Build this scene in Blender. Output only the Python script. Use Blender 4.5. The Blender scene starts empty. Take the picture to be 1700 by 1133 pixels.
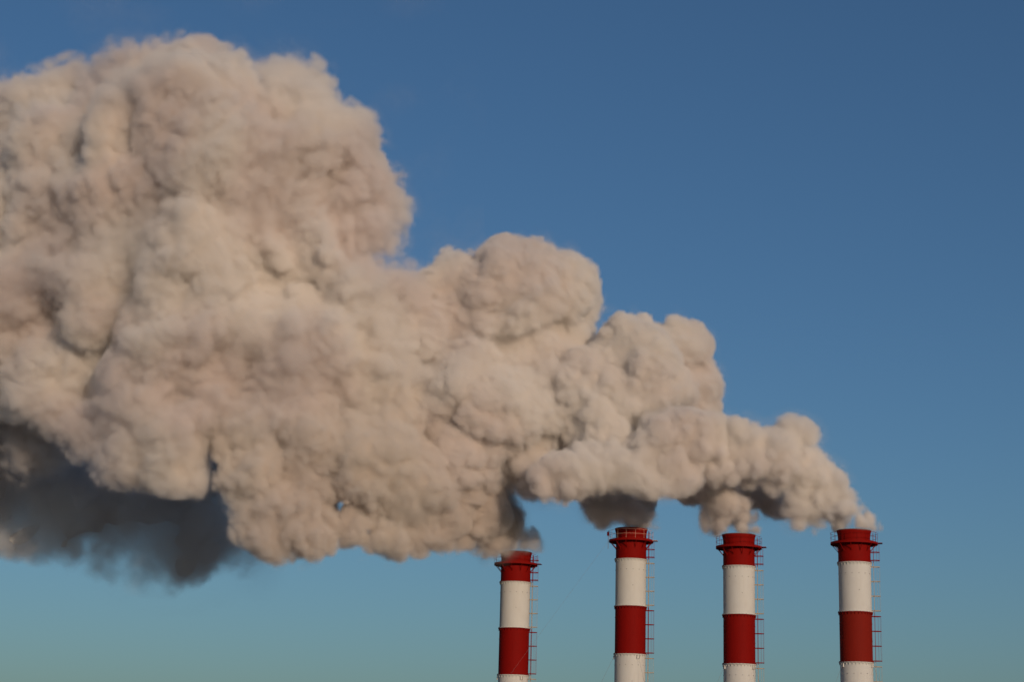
import bpy, bmesh, math, random
import numpy as np
from mathutils import Vector, Matrix, Euler
R = math.radians
scene = bpy.context.scene
C = bpy.data.collections.new('place'); scene.collection.children.link(C)

# ------------------------------------------------------------------ camera, sky, sun, exposure
F = 3000.0                                # focal length in pixels of the 1700 px wide photo
PITCH, ROLL = 14.0, 1.5
cam_d = bpy.data.cameras.new('camera'); cam = bpy.data.objects.new('camera', cam_d); C.objects.link(cam)
cam_d.sensor_width = 36.0; cam_d.lens = 36.0 * F / 1700.0
cam_d.clip_start = 0.5; cam_d.clip_end = 20000
CAM = Vector((0, 0, 1.7))
CM = Matrix.Rotation(R(90 + PITCH), 3, 'X') @ Matrix.Rotation(R(ROLL), 3, 'Z')
cam.matrix_world = Matrix.Translation(CAM) @ CM.to_4x4()
scene.camera = cam

SUN_AZ, SUN_EL = 23.0, 10.0               # degrees to the right of the axis behind the camera; above the horizon
sun_from = Vector((math.sin(R(SUN_AZ)) * math.cos(R(SUN_EL)), -math.cos(R(SUN_AZ)) * math.cos(R(SUN_EL)), math.sin(R(SUN_EL))))
sd = bpy.data.lights.new('sun', 'SUN'); sd.energy = 2.25; sd.angle = R(0.5); sd.color = (1.0, 0.785, 0.58)
so = bpy.data.objects.new('sun', sd); C.objects.link(so)
so.rotation_euler = sun_from.to_track_quat('Z', 'Y').to_euler()

w = bpy.data.worlds.new('World'); scene.world = w; w.use_nodes = True
nt = w.node_tree; bg = nt.nodes['Background']
sky = nt.nodes.new('ShaderNodeTexSky'); sky.sky_type = 'NISHITA'; sky.sun_disc = False
sky.sun_elevation = R(SUN_EL); sky.sun_rotation = R(180 - SUN_AZ)
sky.altitude = 0; sky.air_density = 1.0; sky.dust_density = 1.05; sky.ozone_density = 3.0
wb = nt.nodes.new('ShaderNodeMix'); wb.data_type = 'RGBA'; wb.blend_type = 'MULTIPLY'; wb.inputs['Factor'].default_value = 1.0
wb.inputs['B'].default_value = (.75, .93, 1.08, 1)             # the photo's colour balance
nt.links.new(sky.outputs[0], wb.inputs['A']); nt.links.new(wb.outputs['Result'], bg.inputs[0]); bg.inputs[1].default_value = 0.07

vs = scene.view_settings
scene.display_settings.display_device = 'sRGB'
vs.view_transform = 'Standard'; vs.look = 'None'; vs.gamma = 1; vs.exposure = 0.0; vs.use_curve_mapping = False
cy = scene.cycles
cy.max_bounces = 16; cy.diffuse_bounces = 5; cy.volume_bounces = 9; cy.transparent_max_bounces = 32
cy.volume_step_rate = 1.0; cy.volume_max_steps = 512
cy.use_denoising = True; cy.adaptive_threshold = 0.02

# ------------------------------------------------------------------ helpers
def ray(px, py):
    return (CM @ Vector(((px - 850) / F, -(py - 566.5) / F, -1))).normalized()
def at(px, py, Y):                        # the point of the place at depth Y seen in that direction
    d = ray(px, py); return CAM + d * (Y / d.y)

def link(o, parent=None):
    C.objects.link(o)
    if parent is not None: o.parent = parent
    return o
def tag(o, label=None, cat=None, group=None, kind=None):
    if label: o['label'] = label
    if cat: o['category'] = cat
    if group: o['group'] = group
    if kind: o['kind'] = kind
    return o
def mesh_obj(name, verts, faces, mats, parent=None, smooth=False, midx=None):
    me = bpy.data.meshes.new(name); me.from_pydata(verts, [], faces)
    for m in (mats if isinstance(mats, (list, tuple)) else [mats]): me.materials.append(m)
    if midx is not None: me.polygons.foreach_set('material_index', midx)
    if smooth: me.polygons.foreach_set('use_smooth', [True] * len(me.polygons))
    me.update()
    return link(bpy.data.objects.new(name, me), parent)

class MB:                                 # gathers simple solids into one mesh
    def __init__(s): s.v = []; s.f = []; s.m = []
    def add(s, v, f, m=0):
        b = len(s.v); s.v += [tuple(p) for p in v]; s.f += [tuple(i + b for i in q) for q in f]; s.m += [m] * len(f)
    def bar(s, a, b, r, n=6, m=0):
        a, b = Vector(a), Vector(b); d = (b - a).normalized()
        u = d.cross(Vector((0, 0, 1)) if abs(d.z) < .9 else Vector((1, 0, 0))).normalized(); w_ = d.cross(u)
        v = [p + (u * math.cos(2 * math.pi * i / n) + w_ * math.sin(2 * math.pi * i / n)) * r for p in (a, b) for i in range(n)]
        f = [(i, (i + 1) % n, n + (i + 1) % n, n + i) for i in range(n)] + [tuple(range(n - 1, -1, -1)), tuple(range(n, 2 * n))]
        s.add(v, f, m)
    def box(s, c, sx, sy, sz, rot=None, m=0):
        v = [Vector((x * sx / 2, y * sy / 2, z * sz / 2)) for x in (-1, 1) for y in (-1, 1) for z in (-1, 1)]
        if rot is not None: v = [rot @ p for p in v]
        s.add([p + Vector(c) for p in v], [(0, 1, 3, 2), (4, 6, 7, 5), (0, 4, 5, 1), (2, 3, 7, 6), (0, 2, 6, 4), (1, 5, 7, 3)], m)
    def lathe(s, prof, n=96, m=0, close=False, a0=0.0, a1=2 * math.pi):   # prof: (r, z) going round the axis
        full = abs(a1 - a0 - 2 * math.pi) < 1e-6; k = n if full else n + 1
        v = [(r * math.sin(a0 + (a1 - a0) * i / n), -r * math.cos(a0 + (a1 - a0) * i / n), z) for i in range(k) for r, z in prof]
        p = len(prof); f = []
        for i in range(n):
            j = (i + 1) % k
            for q in range(p if close else p - 1):
                q2 = (q + 1) % p
                f.append((i * p + q, j * p + q, j * p + q2, i * p + q2))
        s.add(v, f, m)
    def ring(s, r, z, t, n=48, a0=0.0, a1=2 * math.pi, m=0, h=None):
        h = h or t
        s.lathe([(r - t, z - h), (r + t, z - h), (r + t, z + h), (r - t, z + h)], n, m, True, a0, a1)
    def build(s, name, mats, parent=None, smooth=False):
        return mesh_obj(name, s.v, s.f, mats, parent, smooth, s.m)

# ------------------------------------------------------------------ materials
def paint(name, col, rough=.7, dirt=(.5, .42, .34), amount=.25, streak=.35):
    m = bpy.data.materials.new(name); m.use_nodes = True
    n, l = m.node_tree.nodes, m.node_tree.links; b = n['Principled BSDF']
    b.inputs['Roughness'].default_value = rough; b.inputs['Specular IOR Level'].default_value = .06
    tc = n.new('ShaderNodeTexCoord'); mp = n.new('ShaderNodeMapping'); mp.inputs['Scale'].default_value = (2.2, 2.2, .16)
    l.new(tc.outputs['Object'], mp.inputs[0])
    a = n.new('ShaderNodeTexNoise'); a.inputs['Scale'].default_value = 1.6; a.inputs['Detail'].default_value = 6; a.inputs['Roughness'].default_value = .65
    l.new(mp.outputs[0], a.inputs['Vector'])
    c = n.new('ShaderNodeTexNoise'); c.inputs['Scale'].default_value = 1.1; c.inputs['Detail'].default_value = 8
    l.new(tc.outputs['Object'], c.inputs['Vector'])
    ra = n.new('ShaderNodeMapRange'); ra.inputs[1].default_value = .5; ra.inputs[2].default_value = .78; ra.inputs[4].default_value = streak
    rc = n.new('ShaderNodeMapRange'); rc.inputs[1].default_value = .45; rc.inputs[2].default_value = .8; rc.inputs[4].default_value = amount
    l.new(a.outputs[0], ra.inputs[0]); l.new(c.outputs[0], rc.inputs[0])
    ad = n.new('ShaderNodeMath'); ad.operation = 'MAXIMUM'; l.new(ra.outputs[0], ad.inputs[0]); l.new(rc.outputs[0], ad.inputs[1])
    mx = n.new('ShaderNodeMix'); mx.data_type = 'RGBA'
    mx.inputs['A'].default_value = (*col, 1); mx.inputs['B'].default_value = (col[0] * dirt[0], col[1] * dirt[1], col[2] * dirt[2], 1)
    l.new(ad.outputs[0], mx.inputs['Factor']); l.new(mx.outputs['Result'], b.inputs['Base Color'])
    bp = n.new('ShaderNodeBump'); bp.inputs['Strength'].default_value = .06; bp.inputs['Distance'].default_value = .05
    l.new(c.outputs[0], bp.inputs['Height']); l.new(bp.outputs[0], b.inputs['Normal'])
    return m
RED = paint('red paint', (.21, .0045, .0028), dirt=(.62, .8, .9))
RED_OLD = paint('weathered red paint', (.20, .013, .007), dirt=(.7, .9, 1.0))
BEIGE = paint('dirty white paint', (.40, .33, .26))
WHITE = paint('white paint', (.60, .57, .535), dirt=(.80, .74, .68))
FADED = paint('sun-bleached red paint', (.62, .34, .26), dirt=(.7, .4, .3), amount=.7)
STEEL = paint('galvanised steel', (.22, .20, .20), .5)
SOOT = paint('sooty inside of the flue', (.03, .028, .026), .9)
LAMP = paint('red lamp glass', (.45, .02, .02), .2)

# ------------------------------------------------------------------ ground
g = MB(); n = 40
rad = [0, 30, 60, 120, 200, 300, 450, 700, 1100, 1800, 3000, 6000, 12000]
rng = random.Random(4)
gv = [(0, 0, 0)]; gf = []
for k, r_ in enumerate(rad[1:]):
    for i in range(n):
        a = 2 * math.pi * i / n
        gv.append((r_ * math.cos(a), r_ * math.sin(a), rng.uniform(-.15, .0) if r_ < 2000 else 0.0))
for i in range(n): gf.append((0, 1 + i, 1 + (i + 1) % n))
for k in range(len(rad) - 2):
    for i in range(n):
        a, b = 1 + k * n + i, 1 + k * n + (i + 1) % n
        gf.append((a, a + n, b + n, b))
gm = bpy.data.materials.new('frozen ground'); gm.use_nodes = True
gn, gl = gm.node_tree.nodes, gm.node_tree.links
gno = gn.new('ShaderNodeTexNoise'); gno.inputs['Scale'].default_value = .03; gno.inputs['Detail'].default_value = 10
gtc = gn.new('ShaderNodeTexCoord'); gl.new(gtc.outputs['Object'], gno.inputs['Vector'])
gr = gn.new('ShaderNodeValToRGB'); gr.color_ramp.elements[0].color = (.10, .085, .06, 1); gr.color_ramp.elements[1].color = (.30, .29, .27, 1)
gr.color_ramp.elements[0].position = .35; gr.color_ramp.elements[1].position = .65
gl.new(gno.outputs[0], gr.inputs[0]); gl.new(gr.outputs[0], gn['Principled BSDF'].inputs['Base Color'])
gn['Principled BSDF'].inputs['Roughness'].default_value = 1.0
tag(mesh_obj('ground', gv, gf, gm), kind='structure')

# ------------------------------------------------------------------ chimneys
RS = 1.77                                  # shaft radius
SEC = 5.45                                 # height of one painted section
TOP = 3.55                                 # height of the top red section
def pol(r, az, z):                         # az: 0 faces the camera side, 90 to the right
    return Vector((r * math.sin(R(az)), -r * math.cos(R(az)), z))

def chimney(px, py, Y, anchor_az, label, opts=()):
    p = at(px, py, Y); H = p.z; Q = -H
    root = link(bpy.data.objects.new('chimney', None)); root.location = (p.x, p.y, 0)
    tag(root, label, 'chimney', 'striped chimneys in a row')
    # painted sections, from the top down; the z of everything is measured from the ground
    zs = [H, H - TOP]
    while zs[-1] > SEC * 1.2: zs.append(zs[-1] - SEC)
    zs.append(0.0)
    for k in range(len(zs) - 1):
        red = k % 2 == 0; m = (RED_OLD if (k == 2 and 'old' in opts) else RED) if red else WHITE
        b = MB(); z1, z0 = zs[k], zs[k + 1]
        if k == 0:
            b.lathe([(RS, z0), (RS, z1 - .75), (RS + .015, z1 - .55), (RS + .06, z1 - .28), (RS + .125, z1 - .05), (RS + .125, z1)])
        else:
            b.lathe([(RS, z0), (RS, z1)])
        nsm = len(b.f)
        if k > 0:                          # bolt heads round the shell a little below the joint and lower down
            for zz, st in ((z1 - 1.25, 24), (z1 - 3.1, 72)):
                for a in range(0, 360, st):
                    b.box(pol(RS + .015, a + 4, zz), .07, .05, .07, Matrix.Rotation(R(a + 4), 3, 'Z'), 1)
        so_ = b.build('red_section' if red else 'white_section', [m, m if red else STEEL], root)
        for q in so_.data.polygons[:nsm]: q.use_smooth = True
        if 'old' in opts and k == 2: so_['label'] = 'browner weathered red section'
        # flange pair at the foot of the section
        if k < len(zs) - 2:
            up, lo = (m, WHITE if red else RED)
            fl = MB()
            fl.ring(RS + .05, z0 + .055, .075, 96, m=0, h=.05)
            fl.ring(RS + .05, z0 - .055, .075, 96, m=1, h=.05)
            for a in range(0, 360, 12):
                fl.box(pol(RS + .06, a, z0 - .20), .03, .07, .18, Matrix.Rotation(R(a), 3, 'Z'), 1)
                fl.box(pol(RS + .135, a + 6, z0), .045, .03, .09, Matrix.Rotation(R(a + 6), 3, 'Z'), 2)
            fl.build('flange', [up, lo, STEEL], root)
    # rim and dark flue
    b = MB(); b.lathe([(RS + .125, H + .002), (RS + .14, H + .03), (RS + .14, H + .06), (RS + .02, H + .06), (RS - .06, H + .03)])
    b.build('rim', STEEL, root, False)
    b = MB(); b.lathe([(RS - .06, H + .03), (RS - .06, H - 6), (.01, H - 6)]); b.build('flue_lining', SOOT, root, True)
    # platform with its brackets
    zp = H - 1.33; RO = RS + .82
    b = MB()
    dm = [RED]
    b.lathe([(RS + .003, zp - .02), (RO - .04, zp - .02), (RO - .04, zp - .2), (RO, zp - .2), (RO, zp + .05), (RO - .04, zp + .05), (RO - .04, zp + .02), (RS + .003, zp + .02)], 72, 0, True)
    la = 79                                # the side of the ladder
    b.box(pol(RO + .22, la, zp - .02), .95, .55, .05, Matrix.Rotation(R(la), 3, 'Z'))
    if 'bleached' in opts:
        dm = [RED, FADED]
        for i, f in enumerate(b.f):
            c = sum((Vector(b.v[q]) for q in f), Vector()) / len(f)
            az = math.degrees(math.atan2(c.x, -c.y))
            if c.z > zp - .05 and -20 < az < 120: b.m[i] = 1
    pl = b.build('platform', dm, root)
    if 'bleached' in opts: pl['label'] = 'platform with pale worn paint along its edge'
    for k in range(12):
        a = 15 + anchor_az + k * 30
        b = MB()
        rot = Matrix.Rotation(R(a), 3, 'Z')
        b.bar(pol(RO - .08, a, zp - .12), pol(RS + .02, a, zp - .95), .04)
        b.box(pol((RO + RS) / 2, a, zp - .07), .06, RO - RS - .06, .09, rot)
        b.box(pol(RS + .03, a, zp - .92), .16, .05, .2, rot)
        b.build('bracket', RED, pl)
    # railing
    b = MB()
    posts = [a for a in range(0, 360, 24)]
    for a in posts: b.bar(pol(RO - .02, a + 7, zp - .1), pol(RO - .02, a + 7, zp + 1.08), .016)
    g0, g1 = R(la + 12), R(la - 12 + 360)
    for zz in (1.07, .56): b.ring(RO - .02, zp + zz, .014, 90, g0, g1)
    b.build('railing', FADED if 'bleached' in opts else RED, root)
    # ladder with its safety cage
    zt, zb = zp + 1.1, 2.6
    def secmat(z):
        for k in range(len(zs) - 1):
            if z > zs[k + 1]: return k % 2
        return 0
    rl = RS + .30; hw = .26
    e = pol(1, la, 0); t = Vector((math.cos(R(la)), math.sin(R(la)), 0))
    cuts = [zt] + [z for z in zs[1:-1] if z > zb] + [zb]
    b = MB(); cg = MB()
    for k in range(len(cuts) - 1):
        z1, z0 = cuts[k], cuts[k + 1]; mi = k % 2
        for s in (-1, 1):
            b.box(e * rl + t * s * hw + Vector((0, 0, (z0 + z1) / 2)), .035, .05, z1 - z0 - .02, Matrix.Rotation(R(la), 3, 'Z'), mi)
        z = z1 - .15
        while z > z0 + .05:
            b.bar(e * rl - t * hw + Vector((0, 0, z)), e * rl + t * hw + Vector((0, 0, z)), .013, 5, mi); z -= .33
        if k == 0: hoops = [H - .9, H - 2.35, H - 3.25]
        else:
            nh = max(2, round((z1 - z0) / 1.75) + 1); hoops = [z1 - .42 - i * (z1 - z0 - .62) / (nh - 1) for i in range(nh)]
        for z in hoops:
            if z > zp + .3 and 'tallcage' not in opts: continue
            pts = []
            for i in range(15):
                f = math.pi * i / 14
                pts.append(e * (rl + .1 + .58 * math.sin(f)) + t * (-.40 * math.cos(f)) + Vector((0, 0, z)))
            pts = [e * (RS - .02) + t * -hw + Vector((0, 0, z))] + pts + [e * (RS - .02) + t * hw + Vector((0, 0, z))]
            for i in range(len(pts) - 1):
                a_, b_ = pts[i], pts[i + 1]; d = (b_ - a_); 
                rot = Matrix.Rotation(math.atan2(d.y, d.x), 3, 'Z')
                cg.box((a_ + b_) / 2, d.length + .012, .02, .07, rot, mi)
        for i in (2, 4.5, 7, 9.5, 12):
            f = math.pi * i / 14
            q = e * (rl + .1 + .575 * math.sin(f)) + t * (-.395 * math.cos(f))
            top = z1 - .42 if k else (zp - .05 if 'tallcage' not in opts else zt - .1)
            cg.box(q + Vector((0, 0, (top + z0 + .1) / 2)), .012, .012, top - z0 - .1, None, mi)
    ld = b.build('ladder', [RED, BEIGE], root)
    cg.build('safety_cage', [RED, BEIGE], ld)
    # guy anchors at the third joint, each with its wire down to the ground
    za = H - TOP - 2 * SEC
    for k in range(3):
        a = anchor_az + 120 * k; rot = Matrix.Rotation(R(a), 3, 'Z')
        b = MB()
        for s in (-1, 1):
            b.box(pol(RS + .09, a, za - .36) + rot @ Vector((s * .17, 0, 0)), .03, .14, .36, rot)
        b.box(pol(RS + .09, a, za - .55), .40, .14, .03, rot)
        an = b.build('guy_anchor', WHITE, root)
        b = MB(); b.bar(pol(RS + .2, a, za - .5), pol(RS + .2 + (za - .5) * .47, a, 0), .010, 5)
        b.build('guy_wire', STEEL, an)
    if 'lamp' in opts:
        b = MB(); c = pol(RO + .14, -84, zp + .72)
        b.lathe([(.01, -.22), (.13, -.22), (.13, .16), (.09, .24), (.01, .26)], 14)
        b.v = [tuple(Vector(v) + c) for v in b.v]
        lm = b.build('warning_lamp', LAMP, root, True)
        b = MB(); b.bar(c + Vector((.02, 0, .4)), c + Vector((.02, 0, -1.75)), .03); b.build('lamp_bracket', STEEL, lm)
        b = MB(); s0 = pol(RS + .1, -70, H - .2); s1 = at(838, 1133, Y - 6) - Vector((p.x, p.y, 0)); s1 = s0 + (s1 - s0) * 1.6
        b.bar(s0, s1, .007, 5); b.build('stay_wire', STEEL, root)
    return root, p

CH = []
CH.append(chimney(857, 919, 216, 32, 'leftmost red and white striped chimney, the lowest in the photo', ('tallcage',)))
CH.append(chimney(1048, 880, 210, 26, 'second striped chimney from the left, pale worn platform edge and red lamp on railing', ('bleached', 'lamp')))
CH.append(chimney(1226.5, 890, 204, 49, 'third striped chimney from the left, with an all-red platform and railing', ('steel',)))
CH.append(chimney(1417.5, 883, 200, 55, 'rightmost striped chimney, with a browner weathered lower red section', ('old', 'steel')))

# ------------------------------------------------------------------ smoke
# A plume is a cauliflower of puffs: big ones laid along its path, smaller ones budding from their skin, and smaller ones again.
# The dense body is a closed mesh; round it hangs the thin smoke, a real volume that thins out into the air.
_lat = np.random.default_rng(11).standard_normal((64, 64, 64)).astype(np.float32)
def _w(coord):                             # periodic cubic weights, one row per sample
    i = np.floor(coord).astype(int); f = coord - i
    W = np.zeros((len(coord), 64), np.float32)
    ws = ((1 - f) ** 3 / 6, (3 * f ** 3 - 6 * f ** 2 + 4) / 6, (-3 * f ** 3 + 3 * f ** 2 + 3 * f + 1) / 6, f ** 3 / 6)
    for k in range(4): W[np.arange(len(coord)), (i + k - 1) % 64] += ws[k]
    return W
def noise(o, shape, h, scale, seed):       # smooth noise, about unit range
    r = np.random.default_rng(seed).uniform(0, 64, 3)
    Wx, Wy, Wz = (_w((o[a] + h * np.arange(shape[a])) / (scale[a] if isinstance(scale, tuple) else scale) + r[a]) for a in range(3))
    A = np.tensordot(Wx, _lat, (1, 0)); A = np.tensordot(Wy, A, (1, 1)).transpose(1, 0, 2)
    return (np.tensordot(A, Wz, (2, 1)) * 2.2).astype(np.float32)

def surface_nets(f, o, h):                 # closed surface where f = 0 (f < 0 inside)
    ins = f < 0
    c = [ins[a:f.shape[0] - 1 + a, b:f.shape[1] - 1 + b, d:f.shape[2] - 1 + d] for a in (0, 1) for b in (0, 1) for d in (0, 1)]
    cnt = sum(x.astype(np.uint8) for x in c); act = (cnt > 0) & (cnt < 8)
    ijk = np.argwhere(act); idx = -np.ones(act.shape, np.int32); idx[act] = np.arange(len(ijk))
    off = np.array([(a, b, d) for a in (0, 1) for b in (0, 1) for d in (0, 1)])
    val = np.stack([f[tuple((ijk + q).T)] for q in off], 1)
    acc = np.zeros((len(ijk), 3)); n_ = np.zeros(len(ijk))
    for a in range(8):
        for b in range(a + 1, 8):
            if np.abs(off[a] - off[b]).sum() != 1: continue
            cr = (val[:, a] < 0) != (val[:, b] < 0); va, vb = val[cr, a], val[cr, b]; t = (va / (va - vb))[:, None]
            acc[cr] += off[a] + t * (off[b] - off[a]); n_[cr] += 1
    V = o + h * (ijk + acc / n_[:, None])
    Q = []
    for ax in range(3):
        u, v = (ax + 1) % 3, (ax + 2) % 3
        sl0 = [slice(None)] * 3; sl1 = [slice(None)] * 3; sl0[ax] = slice(0, -1); sl1[ax] = slice(1, None)
        for up in (True, False):
            a, b = ins[tuple(sl0)], ins[tuple(sl1)]
            e = np.argwhere((a & ~b) if up else (~a & b))
            e = e[(e[:, u] > 0) & (e[:, v] > 0) & (e[:, u] < f.shape[u] - 1) & (e[:, v] < f.shape[v] - 1)]
            du = np.zeros(3, int); dv = np.zeros(3, int); du[u] = 1; dv[v] = 1
            q = [idx[tuple((e - p).T)] for p in (du * 0, du, du + dv, dv)]
            q = np.stack(q if up else q[::-1], 1); Q.append(q[(q >= 0).all(1)])
    return V, np.concatenate(Q)

def bud(prims, rs, n1=14, n2=4):
    out = list(prims)
    for (c, r, *_r) in prims:
        for _ in range(int(n1 * (1 if r > 1.2 else .5))):
            d = rs.standard_normal(3); d /= np.linalg.norm(d)
            if d[1] > .5: d[1] *= -1
            r1 = r * rs.uniform(.26, .5); c1 = c + d * (r * rs.uniform(.98, 1.06) - r1 * rs.uniform(.45, .8))
            out.append((c1, r1))
            for _ in range(n2 if r1 > .7 else 0):
                e = rs.standard_normal(3); e /= np.linalg.norm(e); e = e + d * .9; e /= np.linalg.norm(e)
                r2 = r1 * rs.uniform(.28, .5); out.append((c1 + e * (r1 - r2 * rs.uniform(.2, .6)), r2))
    return out

PATCH = (20.0, 5.0, 8.0)  # shifts the painted tone so pale patches sit on lit lobes, dark ones on edges
def smoke_mats(name, body, air, dens, body2=None, air2=None):
    """Steam, with browner patches some ten metres wide, light and shade painted into its colour."""
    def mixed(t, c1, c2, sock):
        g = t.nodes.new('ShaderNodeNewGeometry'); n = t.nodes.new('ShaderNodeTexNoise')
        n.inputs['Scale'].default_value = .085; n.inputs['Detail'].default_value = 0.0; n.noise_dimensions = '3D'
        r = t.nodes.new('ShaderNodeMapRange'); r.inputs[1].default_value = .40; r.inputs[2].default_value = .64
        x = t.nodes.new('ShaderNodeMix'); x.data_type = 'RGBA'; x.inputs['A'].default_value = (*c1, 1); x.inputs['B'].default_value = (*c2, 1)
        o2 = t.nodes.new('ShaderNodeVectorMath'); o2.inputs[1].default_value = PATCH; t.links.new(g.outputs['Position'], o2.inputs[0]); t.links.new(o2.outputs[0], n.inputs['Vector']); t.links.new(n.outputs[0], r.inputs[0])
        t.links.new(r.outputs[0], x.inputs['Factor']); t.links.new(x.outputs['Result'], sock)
    m = bpy.data.materials.new(name + ' body'); m.use_nodes = True
    b = m.node_tree.nodes['Principled BSDF']; b.inputs['Base Color'].default_value = (*body, 1); b.inputs['Roughness'].default_value = 1
    b.inputs['Specular IOR Level'].default_value = 0
    v = bpy.data.materials.new(name + ' thin'); v.use_nodes = True; t = v.node_tree
    t.nodes.remove(t.nodes['Principled BSDF'])
    p = t.nodes.new('ShaderNodeVolumePrincipled'); p.inputs['Color'].default_value = (*air, 1); p.inputs['Density'].default_value = dens
    p.inputs['Anisotropy'].default_value = 0.0
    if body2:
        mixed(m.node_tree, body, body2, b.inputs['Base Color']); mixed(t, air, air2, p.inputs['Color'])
    t.links.new(p.outputs[0], t.nodes['Material Output'].inputs['Volume'])
    return m, v

def gn_volume(o_, mn, shape, h, mat):      # turns the object's density attribute into a volume
    g = bpy.data.node_groups.new('density to smoke', 'GeometryNodeTree')
    g.interface.new_socket('Geometry', in_out='INPUT', socket_type='NodeSocketGeometry')
    g.interface.new_socket('Geometry', in_out='OUTPUT', socket_type='NodeSocketGeometry')
    N, L = g.nodes.new, g.links.new
    gi, go = N('NodeGroupInput'), N('NodeGroupOutput')
    pos = N('GeometryNodeInputPosition'); sub = N('ShaderNodeVectorMath'); sub.operation = 'SUBTRACT'; sub.inputs[1].default_value = mn
    sc = N('ShaderNodeVectorMath'); sc.operation = 'SCALE'; sc.inputs['Scale'].default_value = 1 / h
    ad = N('ShaderNodeVectorMath'); ad.operation = 'ADD'; ad.inputs[1].default_value = (.5, .5, .5)
    fl = N('ShaderNodeVectorMath'); fl.operation = 'FLOOR'
    dt = N('ShaderNodeVectorMath'); dt.operation = 'DOT_PRODUCT'; dt.inputs[1].default_value = (shape[1] * shape[2], shape[2], 1)
    L(pos.outputs[0], sub.inputs[0]); L(sub.outputs[0], sc.inputs[0]); L(sc.outputs[0], ad.inputs[0]); L(ad.outputs[0], fl.inputs[0]); L(fl.outputs[0], dt.inputs[0])
    na = N('GeometryNodeInputNamedAttribute'); na.data_type = 'FLOAT'; na.inputs[0].default_value = 'density'
    si = N('GeometryNodeSampleIndex'); si.data_type = 'FLOAT'; si.domain = 'POINT'; si.clamp = True
    L(gi.outputs[0], si.inputs['Geometry']); L(na.outputs[0], si.inputs['Value']); L(dt.outputs['Value'], si.inputs['Index'])
    vc = N('GeometryNodeVolumeCube'); L(si.outputs[0], vc.inputs['Density'])
    vc.inputs['Min'].default_value = mn; vc.inputs['Max'].default_value = [mn[a] + h * (shape[a] - 1) for a in range(3)]
    for a, k in enumerate('XYZ'): vc.inputs['Resolution ' + k].default_value = shape[a]
    sm = N('GeometryNodeSetMaterial'); sm.inputs['Material'].default_value = mat
    L(vc.outputs[0], sm.inputs['Geometry']); L(sm.outputs[0], go.inputs[0])
    md = o_.modifiers.new('smoke', 'NODES'); md.node_group = g

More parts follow.
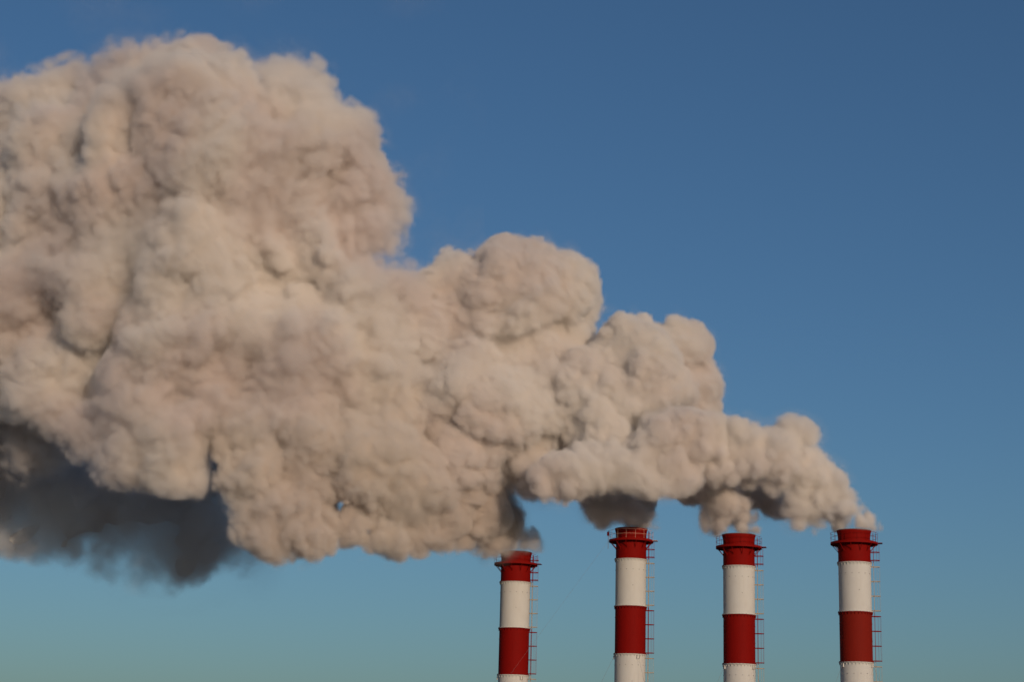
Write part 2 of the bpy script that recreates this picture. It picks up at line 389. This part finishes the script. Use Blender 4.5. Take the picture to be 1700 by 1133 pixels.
def plume(name, pts, depth, label, mats, seed, origin, h=.3, soft=.5, rim=None, erode=.8, rough=.3, n1=13, n2=4, kf=.26, warp=1.1, smooth=1, halo=.05):
    """pts: (x, y, r, extra depth) in the photo's pixels; depth(x): distance of that stretch of the plume."""
    rs = np.random.default_rng(seed)
    prims = []
    for p in pts:
        Y = depth(p[0]) + (p[3] if len(p) > 3 else 0) + rs.uniform(-.25, .25) * p[2] * .066
        prims.append((np.array(at(p[0], p[1], Y)) - np.array(origin), p[2] * Y / F * 1.02 * .93))
    S = bud(prims, rs, n1, n2)
    C_ = np.array([c for c, *_ in S]); R_ = np.array([s[1] for s in S])
    pad = 2.4
    mn = (C_ - R_[:, None]).min(0) - pad; mx = (C_ + R_[:, None]).max(0) + pad
    shape = tuple(int(k) for k in np.ceil((mx - mn) / h) + 1)
    W = [warp * (noise(mn, shape, h, 6.0, seed + 1 + k) * .9 + noise(mn, shape, h, 2.6, seed + 11 + k) * .38 + noise(mn, shape, h, 1.1, seed + 21 + k) * .10) for k in range(3)]
    ax = [mn[k] + h * np.arange(shape[k]) for k in range(3)]
    f = np.full(shape, 3.0, np.float32)
    for c, r in zip(C_, R_):
        reach = r + 2.8
        lo = np.maximum(0, np.floor((c - reach - mn) / h)).astype(int); hi = np.minimum(shape, np.ceil((c + reach - mn) / h) + 1).astype(int)
        b = tuple(slice(lo[k], hi[k]) for k in range(3))
        amp = min(1.0, r / 2.0)
        d = np.sqrt((ax[0][b[0]][:, None, None] + amp * W[0][b] - c[0]) ** 2 + (ax[1][b[1]][None, :, None] + amp * W[1][b] - c[1]) ** 2
                    + (ax[2][b[2]][None, None, :] + amp * W[2][b] - c[2]) ** 2) - r
        k = max(.12, kf * r); fb = f[b]
        t = np.clip(.5 + .5 * (fb - d) / k, 0, 1)
        f[b] = fb + (d - fb) * t - k * t * (1 - t)
    n1, n2, n3 = noise(mn, shape, h, 1.5, seed + 31), noise(mn, shape, h, .75, seed + 32), noise(mn, shape, h, 4.5, seed + 33)
    f += rough * (.45 * np.abs(n1) + .3 * np.abs(n2)) - rough * .3
    X = np.broadcast_to(ax[0][:, None, None], shape); Z = np.broadcast_to(ax[2][None, None, :], shape)
    w_ = np.full(shape, soft, np.float32) * (1 + .35 * n3).clip(.4, 1.8)
    if rim is not None:                    # near the mouth the smoke is still thin and torn
        dist = np.sqrt((X - rim[0]) ** 2 + (ax[1][None, :, None] - rim[1]) ** 2 + (Z - rim[2]) ** 2)
        near = np.clip(1.6 - dist / 3.3, 0, 1).astype(np.float32)
        w_ = w_ + near * 1.5
        f = f + near * .9 * (n1 * .55 + n2 * .5)
        hd = np.sqrt((X - rim[0]) ** 2 + (ax[1][None, :, None] - rim[1]) ** 2)
        f = np.where((Z < rim[2] - .1) & (hd < 5), np.maximum(f, np.minimum((rim[2] - .1 - Z) * 3, (5 - hd) * 2)), f).astype(np.float32)
        dz = (Z - rim[2]).astype(np.float32)               # a column no wider than the mouth, leaning with the wind
        hx = np.sqrt((X - rim[0] + .85 * dz) ** 2 + (ax[1][None, :, None] - rim[1]) ** 2)
        cone = np.minimum(hx - 1.35 - .5 * np.maximum(dz, 0), (4.2 - hd) * 1.2) - 2.5 * np.clip((dz - 1.6) / 1.4, 0, 1)
        f = np.where((dz < 3.0) & (hd < 4.2), np.maximum(f, cone), f).astype(np.float32)
        n4 = noise(mn, shape, h, (.5, .5, 1.5), seed + 34)
        er = near * 1.2
    else: er, n4, near = 0.0, 0.0, 0.0
    fs = f.copy()
    for _ in range(smooth):
        for a in range(3):
            g_ = np.moveaxis(fs, a, 0); g_[1:-1] = (g_[:-2] + 2 * g_[1:-1] + g_[2:]) / 4
    core = fs + w_
    core[[0, -1]] = core[:, [0, -1]] = core[:, :, [0, -1]] = 1.0
    V, Q = surface_nets(core, mn, h)
    me = bpy.data.meshes.new(name); me.from_pydata(V.tolist(), [], Q.tolist()); me.materials.append(mats[0])
    me.polygons.foreach_set('use_smooth', np.ones(len(Q), bool)); me.update()
    o_ = link(bpy.data.objects.new(name, me)); o_.location = origin
    tag(o_, label, 'smoke', 'smoke plumes drifting off the chimneys', 'thing')
    # thin smoke: full where it meets the body, torn by finer noise outwards, nothing outside
    n5 = noise(mn, shape, h, .42, seed + 35)
    e0 = (w_ * .9 - .5 * (f + fs)) / (1.8 * w_)
    e = e0 + erode * .3 * ((np.abs(n1) - .6) * 1.0 + (np.abs(n2) - .6) * .8 + (np.abs(n5) - .6) * .5).clip(-1.2, 1.2) * np.clip(1.25 - e0, 0, 1) * np.clip((e0 + .22) * 4, 0, 1) - er * .62 * (n1 * .4 + n2 * .5 + n5 * .4) * np.clip(1.25 - e0, 0, 1) * np.clip(.35 + 2.2 * e0, 0, 1)
    D = np.clip(e, 0, 1) ** 1.3
    # faint torn wisps a little way off the body
    fo = np.maximum(f, 0)
    D += halo * np.clip(1 - fo / (w_ + 1.0), 0, 1) ** 1.6 * np.clip((n1 * .5 + n2 * .5 + n3 * .6) * 1.3 - .05, 0, 1.2) * np.clip(1 - e0, 0, 1)
    D[core < -2.2 * h] = 0
    D[[0, -1]] = 0; D[:, [0, -1]] = 0; D[:, :, [0, -1]] = 0
    D = D / ((w_ - near * 1.5) * .9 + .05)
    if rim is not None:                    # torn into streaks over the mouth
        D = D * np.where(hd < 4.2, np.clip((dz + .05) / .3, 0, 1), 1)
        D = D * (1 - near + near * np.clip(.18 + 2.2 * (n1 * .25 + n4 * .6 + n5 * .2), 0, 1.5) * np.clip(.4 + .3 * dz, .4, 1))
    vm = bpy.data.meshes.new('thin_smoke'); vm.vertices.add(D.size)
    co = np.zeros((D.size, 3), np.float32); co[:] = mn + (mx - mn) / 2; vm.vertices.foreach_set('co', co.ravel())
    vm.attributes.new('density', 'FLOAT', 'POINT').data.foreach_set('value', np.ascontiguousarray(D, dtype=np.float32).ravel())
    vm.materials.append(mats[1])
    v = link(bpy.data.objects.new('thin_smoke', vm), o_)
    v['kind'] = 'stuff'
    gn_volume(v, [float(k) for k in mn], shape, h, mats[1])
    print(name, shape, len(V), len(S))
    return o_

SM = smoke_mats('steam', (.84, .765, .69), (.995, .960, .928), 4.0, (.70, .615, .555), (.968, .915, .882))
SL = smoke_mats('half-shaded steam', (.82, .735, .66), (.994, .955, .920), 3.6, (.62, .535, .49), (.955, .895, .865))  # slightly darker copy of the steam, shade tone put into its colour
SB = smoke_mats('shaded brown steam', (.62, .53, .46), (.962, .91, .86), 3.2, (.48, .41, .36), (.93, .87, .825))  # browner, darker copy of the steam; partial shadow painted into the low plume
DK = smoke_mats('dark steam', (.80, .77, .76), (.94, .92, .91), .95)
def drift(k, Y, x0): return lambda x: Y - k * (x0 - x) * .0667
def settle(d, L, Y, x0): return lambda x: Y - d * (1 - math.exp(-max(0, x0 - x) / L))
def mouth(i): p = CH[i][1]; return (p.x, p.y, p.z + .05)
Z0 = (0, 0, 0)
plume('smoke_plume', [(1418, 884, 22), (1410, 866, 25), (1392, 848, 28), (1383, 815, 28), (1390, 797, 20), (1370, 842, 32), (1350, 800, 40),
    (1327, 734, 28), (1306, 732, 34), (1290, 772, 42), (1330, 846, 26), (1240, 760, 44), (1212, 735, 40), (1180, 732, 42), (1200, 785, 30),
    (1150, 728, 45), (1120, 762, 48), (1102, 722, 36), (1085, 788, 30), (1130, 790, 28), (1040, 765, 44), (990, 778, 38), (945, 795, 36), (905, 806, 24),
    (1290, 824, 28, 9), (1255, 814, 28, 9), (1220, 806, 28, 9), (1150, 806, 30, 9), (1302, 838, 16, 8), (1185, 800, 26, 9)],
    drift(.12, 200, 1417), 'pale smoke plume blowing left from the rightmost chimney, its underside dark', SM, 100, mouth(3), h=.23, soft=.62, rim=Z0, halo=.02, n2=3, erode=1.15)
plume('smoke_plume', [(1226, 891, 20), (1216, 868, 24), (1206, 842, 28), (1196, 818, 30), (1215, 805, 28, 4), (1150, 760, 50, 8),
    (1140, 690, 48, 5), (1130, 645, 52, 4), (1138, 642, 32, 3), (1112, 572, 46, 2), (1128, 563, 22, 1), (1062, 560, 34, 1), (1050, 605, 66), (1080, 662, 66), (1015, 660, 60), (985, 705, 58), (960, 650, 50)],
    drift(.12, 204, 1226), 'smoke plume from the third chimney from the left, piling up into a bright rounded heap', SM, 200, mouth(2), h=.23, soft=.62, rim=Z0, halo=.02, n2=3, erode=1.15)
plume('smoke_plume', [(1048, 882, 20), (1036, 858, 28), (1015, 840, 34), (990, 836, 28), (1000, 812, 38, 4), (1050, 815, 34, 4), (940, 760, 60, 3), (900, 690, 68, 1), (870, 612, 78, 1), (925, 580, 62, 2),
    (850, 484, 80, -2), (925, 482, 54, -2), (765, 472, 54, -1), (722, 478, 30, 0), (785, 545, 68), (955, 515, 28), (948, 610, 58), (830, 700, 86), (765, 640, 78), (880, 770, 50), (700, 560, 70), (720, 500, 40), (690, 690, 70), (780, 760, 60)],
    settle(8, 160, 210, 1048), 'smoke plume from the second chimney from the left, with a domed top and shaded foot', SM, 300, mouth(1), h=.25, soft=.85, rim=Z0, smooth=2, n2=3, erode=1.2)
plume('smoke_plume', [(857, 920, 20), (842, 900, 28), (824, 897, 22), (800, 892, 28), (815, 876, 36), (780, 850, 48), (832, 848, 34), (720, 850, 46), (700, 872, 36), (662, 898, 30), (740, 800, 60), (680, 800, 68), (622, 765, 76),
    (505, 872, 47), (455, 868, 54), (452, 904, 18), (545, 888, 30), (592, 888, 22), (640, 905, 18), (520, 805, 58), (432, 790, 56), (402, 732, 42), (540, 740, 70), (590, 820, 34), (604, 872, 24), (622, 856, 28), (640, 912, 13), (612, 905, 13), (690, 904, 15), (722, 898, 16), (758, 898, 16), (800, 908, 13), (580, 898, 13), (485, 838, 42), (664, 918, 12), (800, 790, 50), (640, 700, 70)],  # puff between the left lobes is added to stop light reaching the dark cloud
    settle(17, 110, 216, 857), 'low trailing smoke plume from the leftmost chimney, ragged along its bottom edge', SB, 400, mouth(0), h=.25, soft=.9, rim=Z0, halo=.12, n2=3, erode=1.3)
plume('smoke_cloud', [(330, 205, 115), (322, 122, 47), (255, 150, 62), (98, 152, 62), (40, 195, 56), (-30, 235, 80), (160, 225, 76), (500, 160, 56), (556, 222, 64), (500, 262, 96), (400, 300, 112), (588, 322, 76),
    (622, 352, 46), (560, 400, 94), (640, 392, 22), (470, 430, 106), (600, 500, 76), (660, 512, 50), (340, 430, 106), (240, 335, 96), (120, 350, 106), (20, 350, 106), (-60, 400, 120),
    (60, 500, 106), (180, 500, 96), (300, 560, 86), (420, 560, 86), (520, 560, 86), (622, 600, 86), (692, 640, 60), (480, 660, 76), (380, 650, 66), (250, 650, 86), (130, 620, 86), (40, 610, 76),
    (305, 728, 62), (235, 725, 56), (160, 700, 52), (70, 735, 46, 6), (15, 700, 60, 9), (-50, 590, 110), (-170, 420, 120), (-165, 560, 105), (-150, 300, 90), (60, 690, 60, 14), (-30, 720, 80, 16), (335, 262, 84, -5), (250, 320, 80, -2), (240, 215, 78, -3), (205, 300, 76, -3), (95, 255, 76, -4), (185, 168, 58, -3), (208, 128, 42, -2)],
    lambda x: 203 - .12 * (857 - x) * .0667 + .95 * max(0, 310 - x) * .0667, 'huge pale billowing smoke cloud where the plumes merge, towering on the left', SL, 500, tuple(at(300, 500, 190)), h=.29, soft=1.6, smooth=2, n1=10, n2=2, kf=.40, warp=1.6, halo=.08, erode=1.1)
plume('smoke_cloud', [(50, 770, 80), (-30, 820, 80), (-120, 780, 80), (150, 820, 86), (245, 840, 84), (335, 855, 68), (392, 880, 40), (360, 790, 50), (380, 765, 56), (325, 785, 60), (300, 912, 40), (350, 915, 40), (205, 895, 40), (100, 890, 34), (30, 880, 34),
    (122, 915, 22), (172, 928, 22), (236, 940, 22), (283, 944, 20), (332, 944, 22), (386, 922, 27), (414, 898, 18), (62, 905, 22), (20, 912, 20)],
    lambda x: 236 + max(0, 100 - x) * .08, 'dark grey smoke cloud hanging in shadow below the pale one, blue at its edge', DK, 600, tuple(at(200, 850, 236)), h=.36, soft=1.7, halo=.25, erode=1.0, warp=1.6, kf=.35)
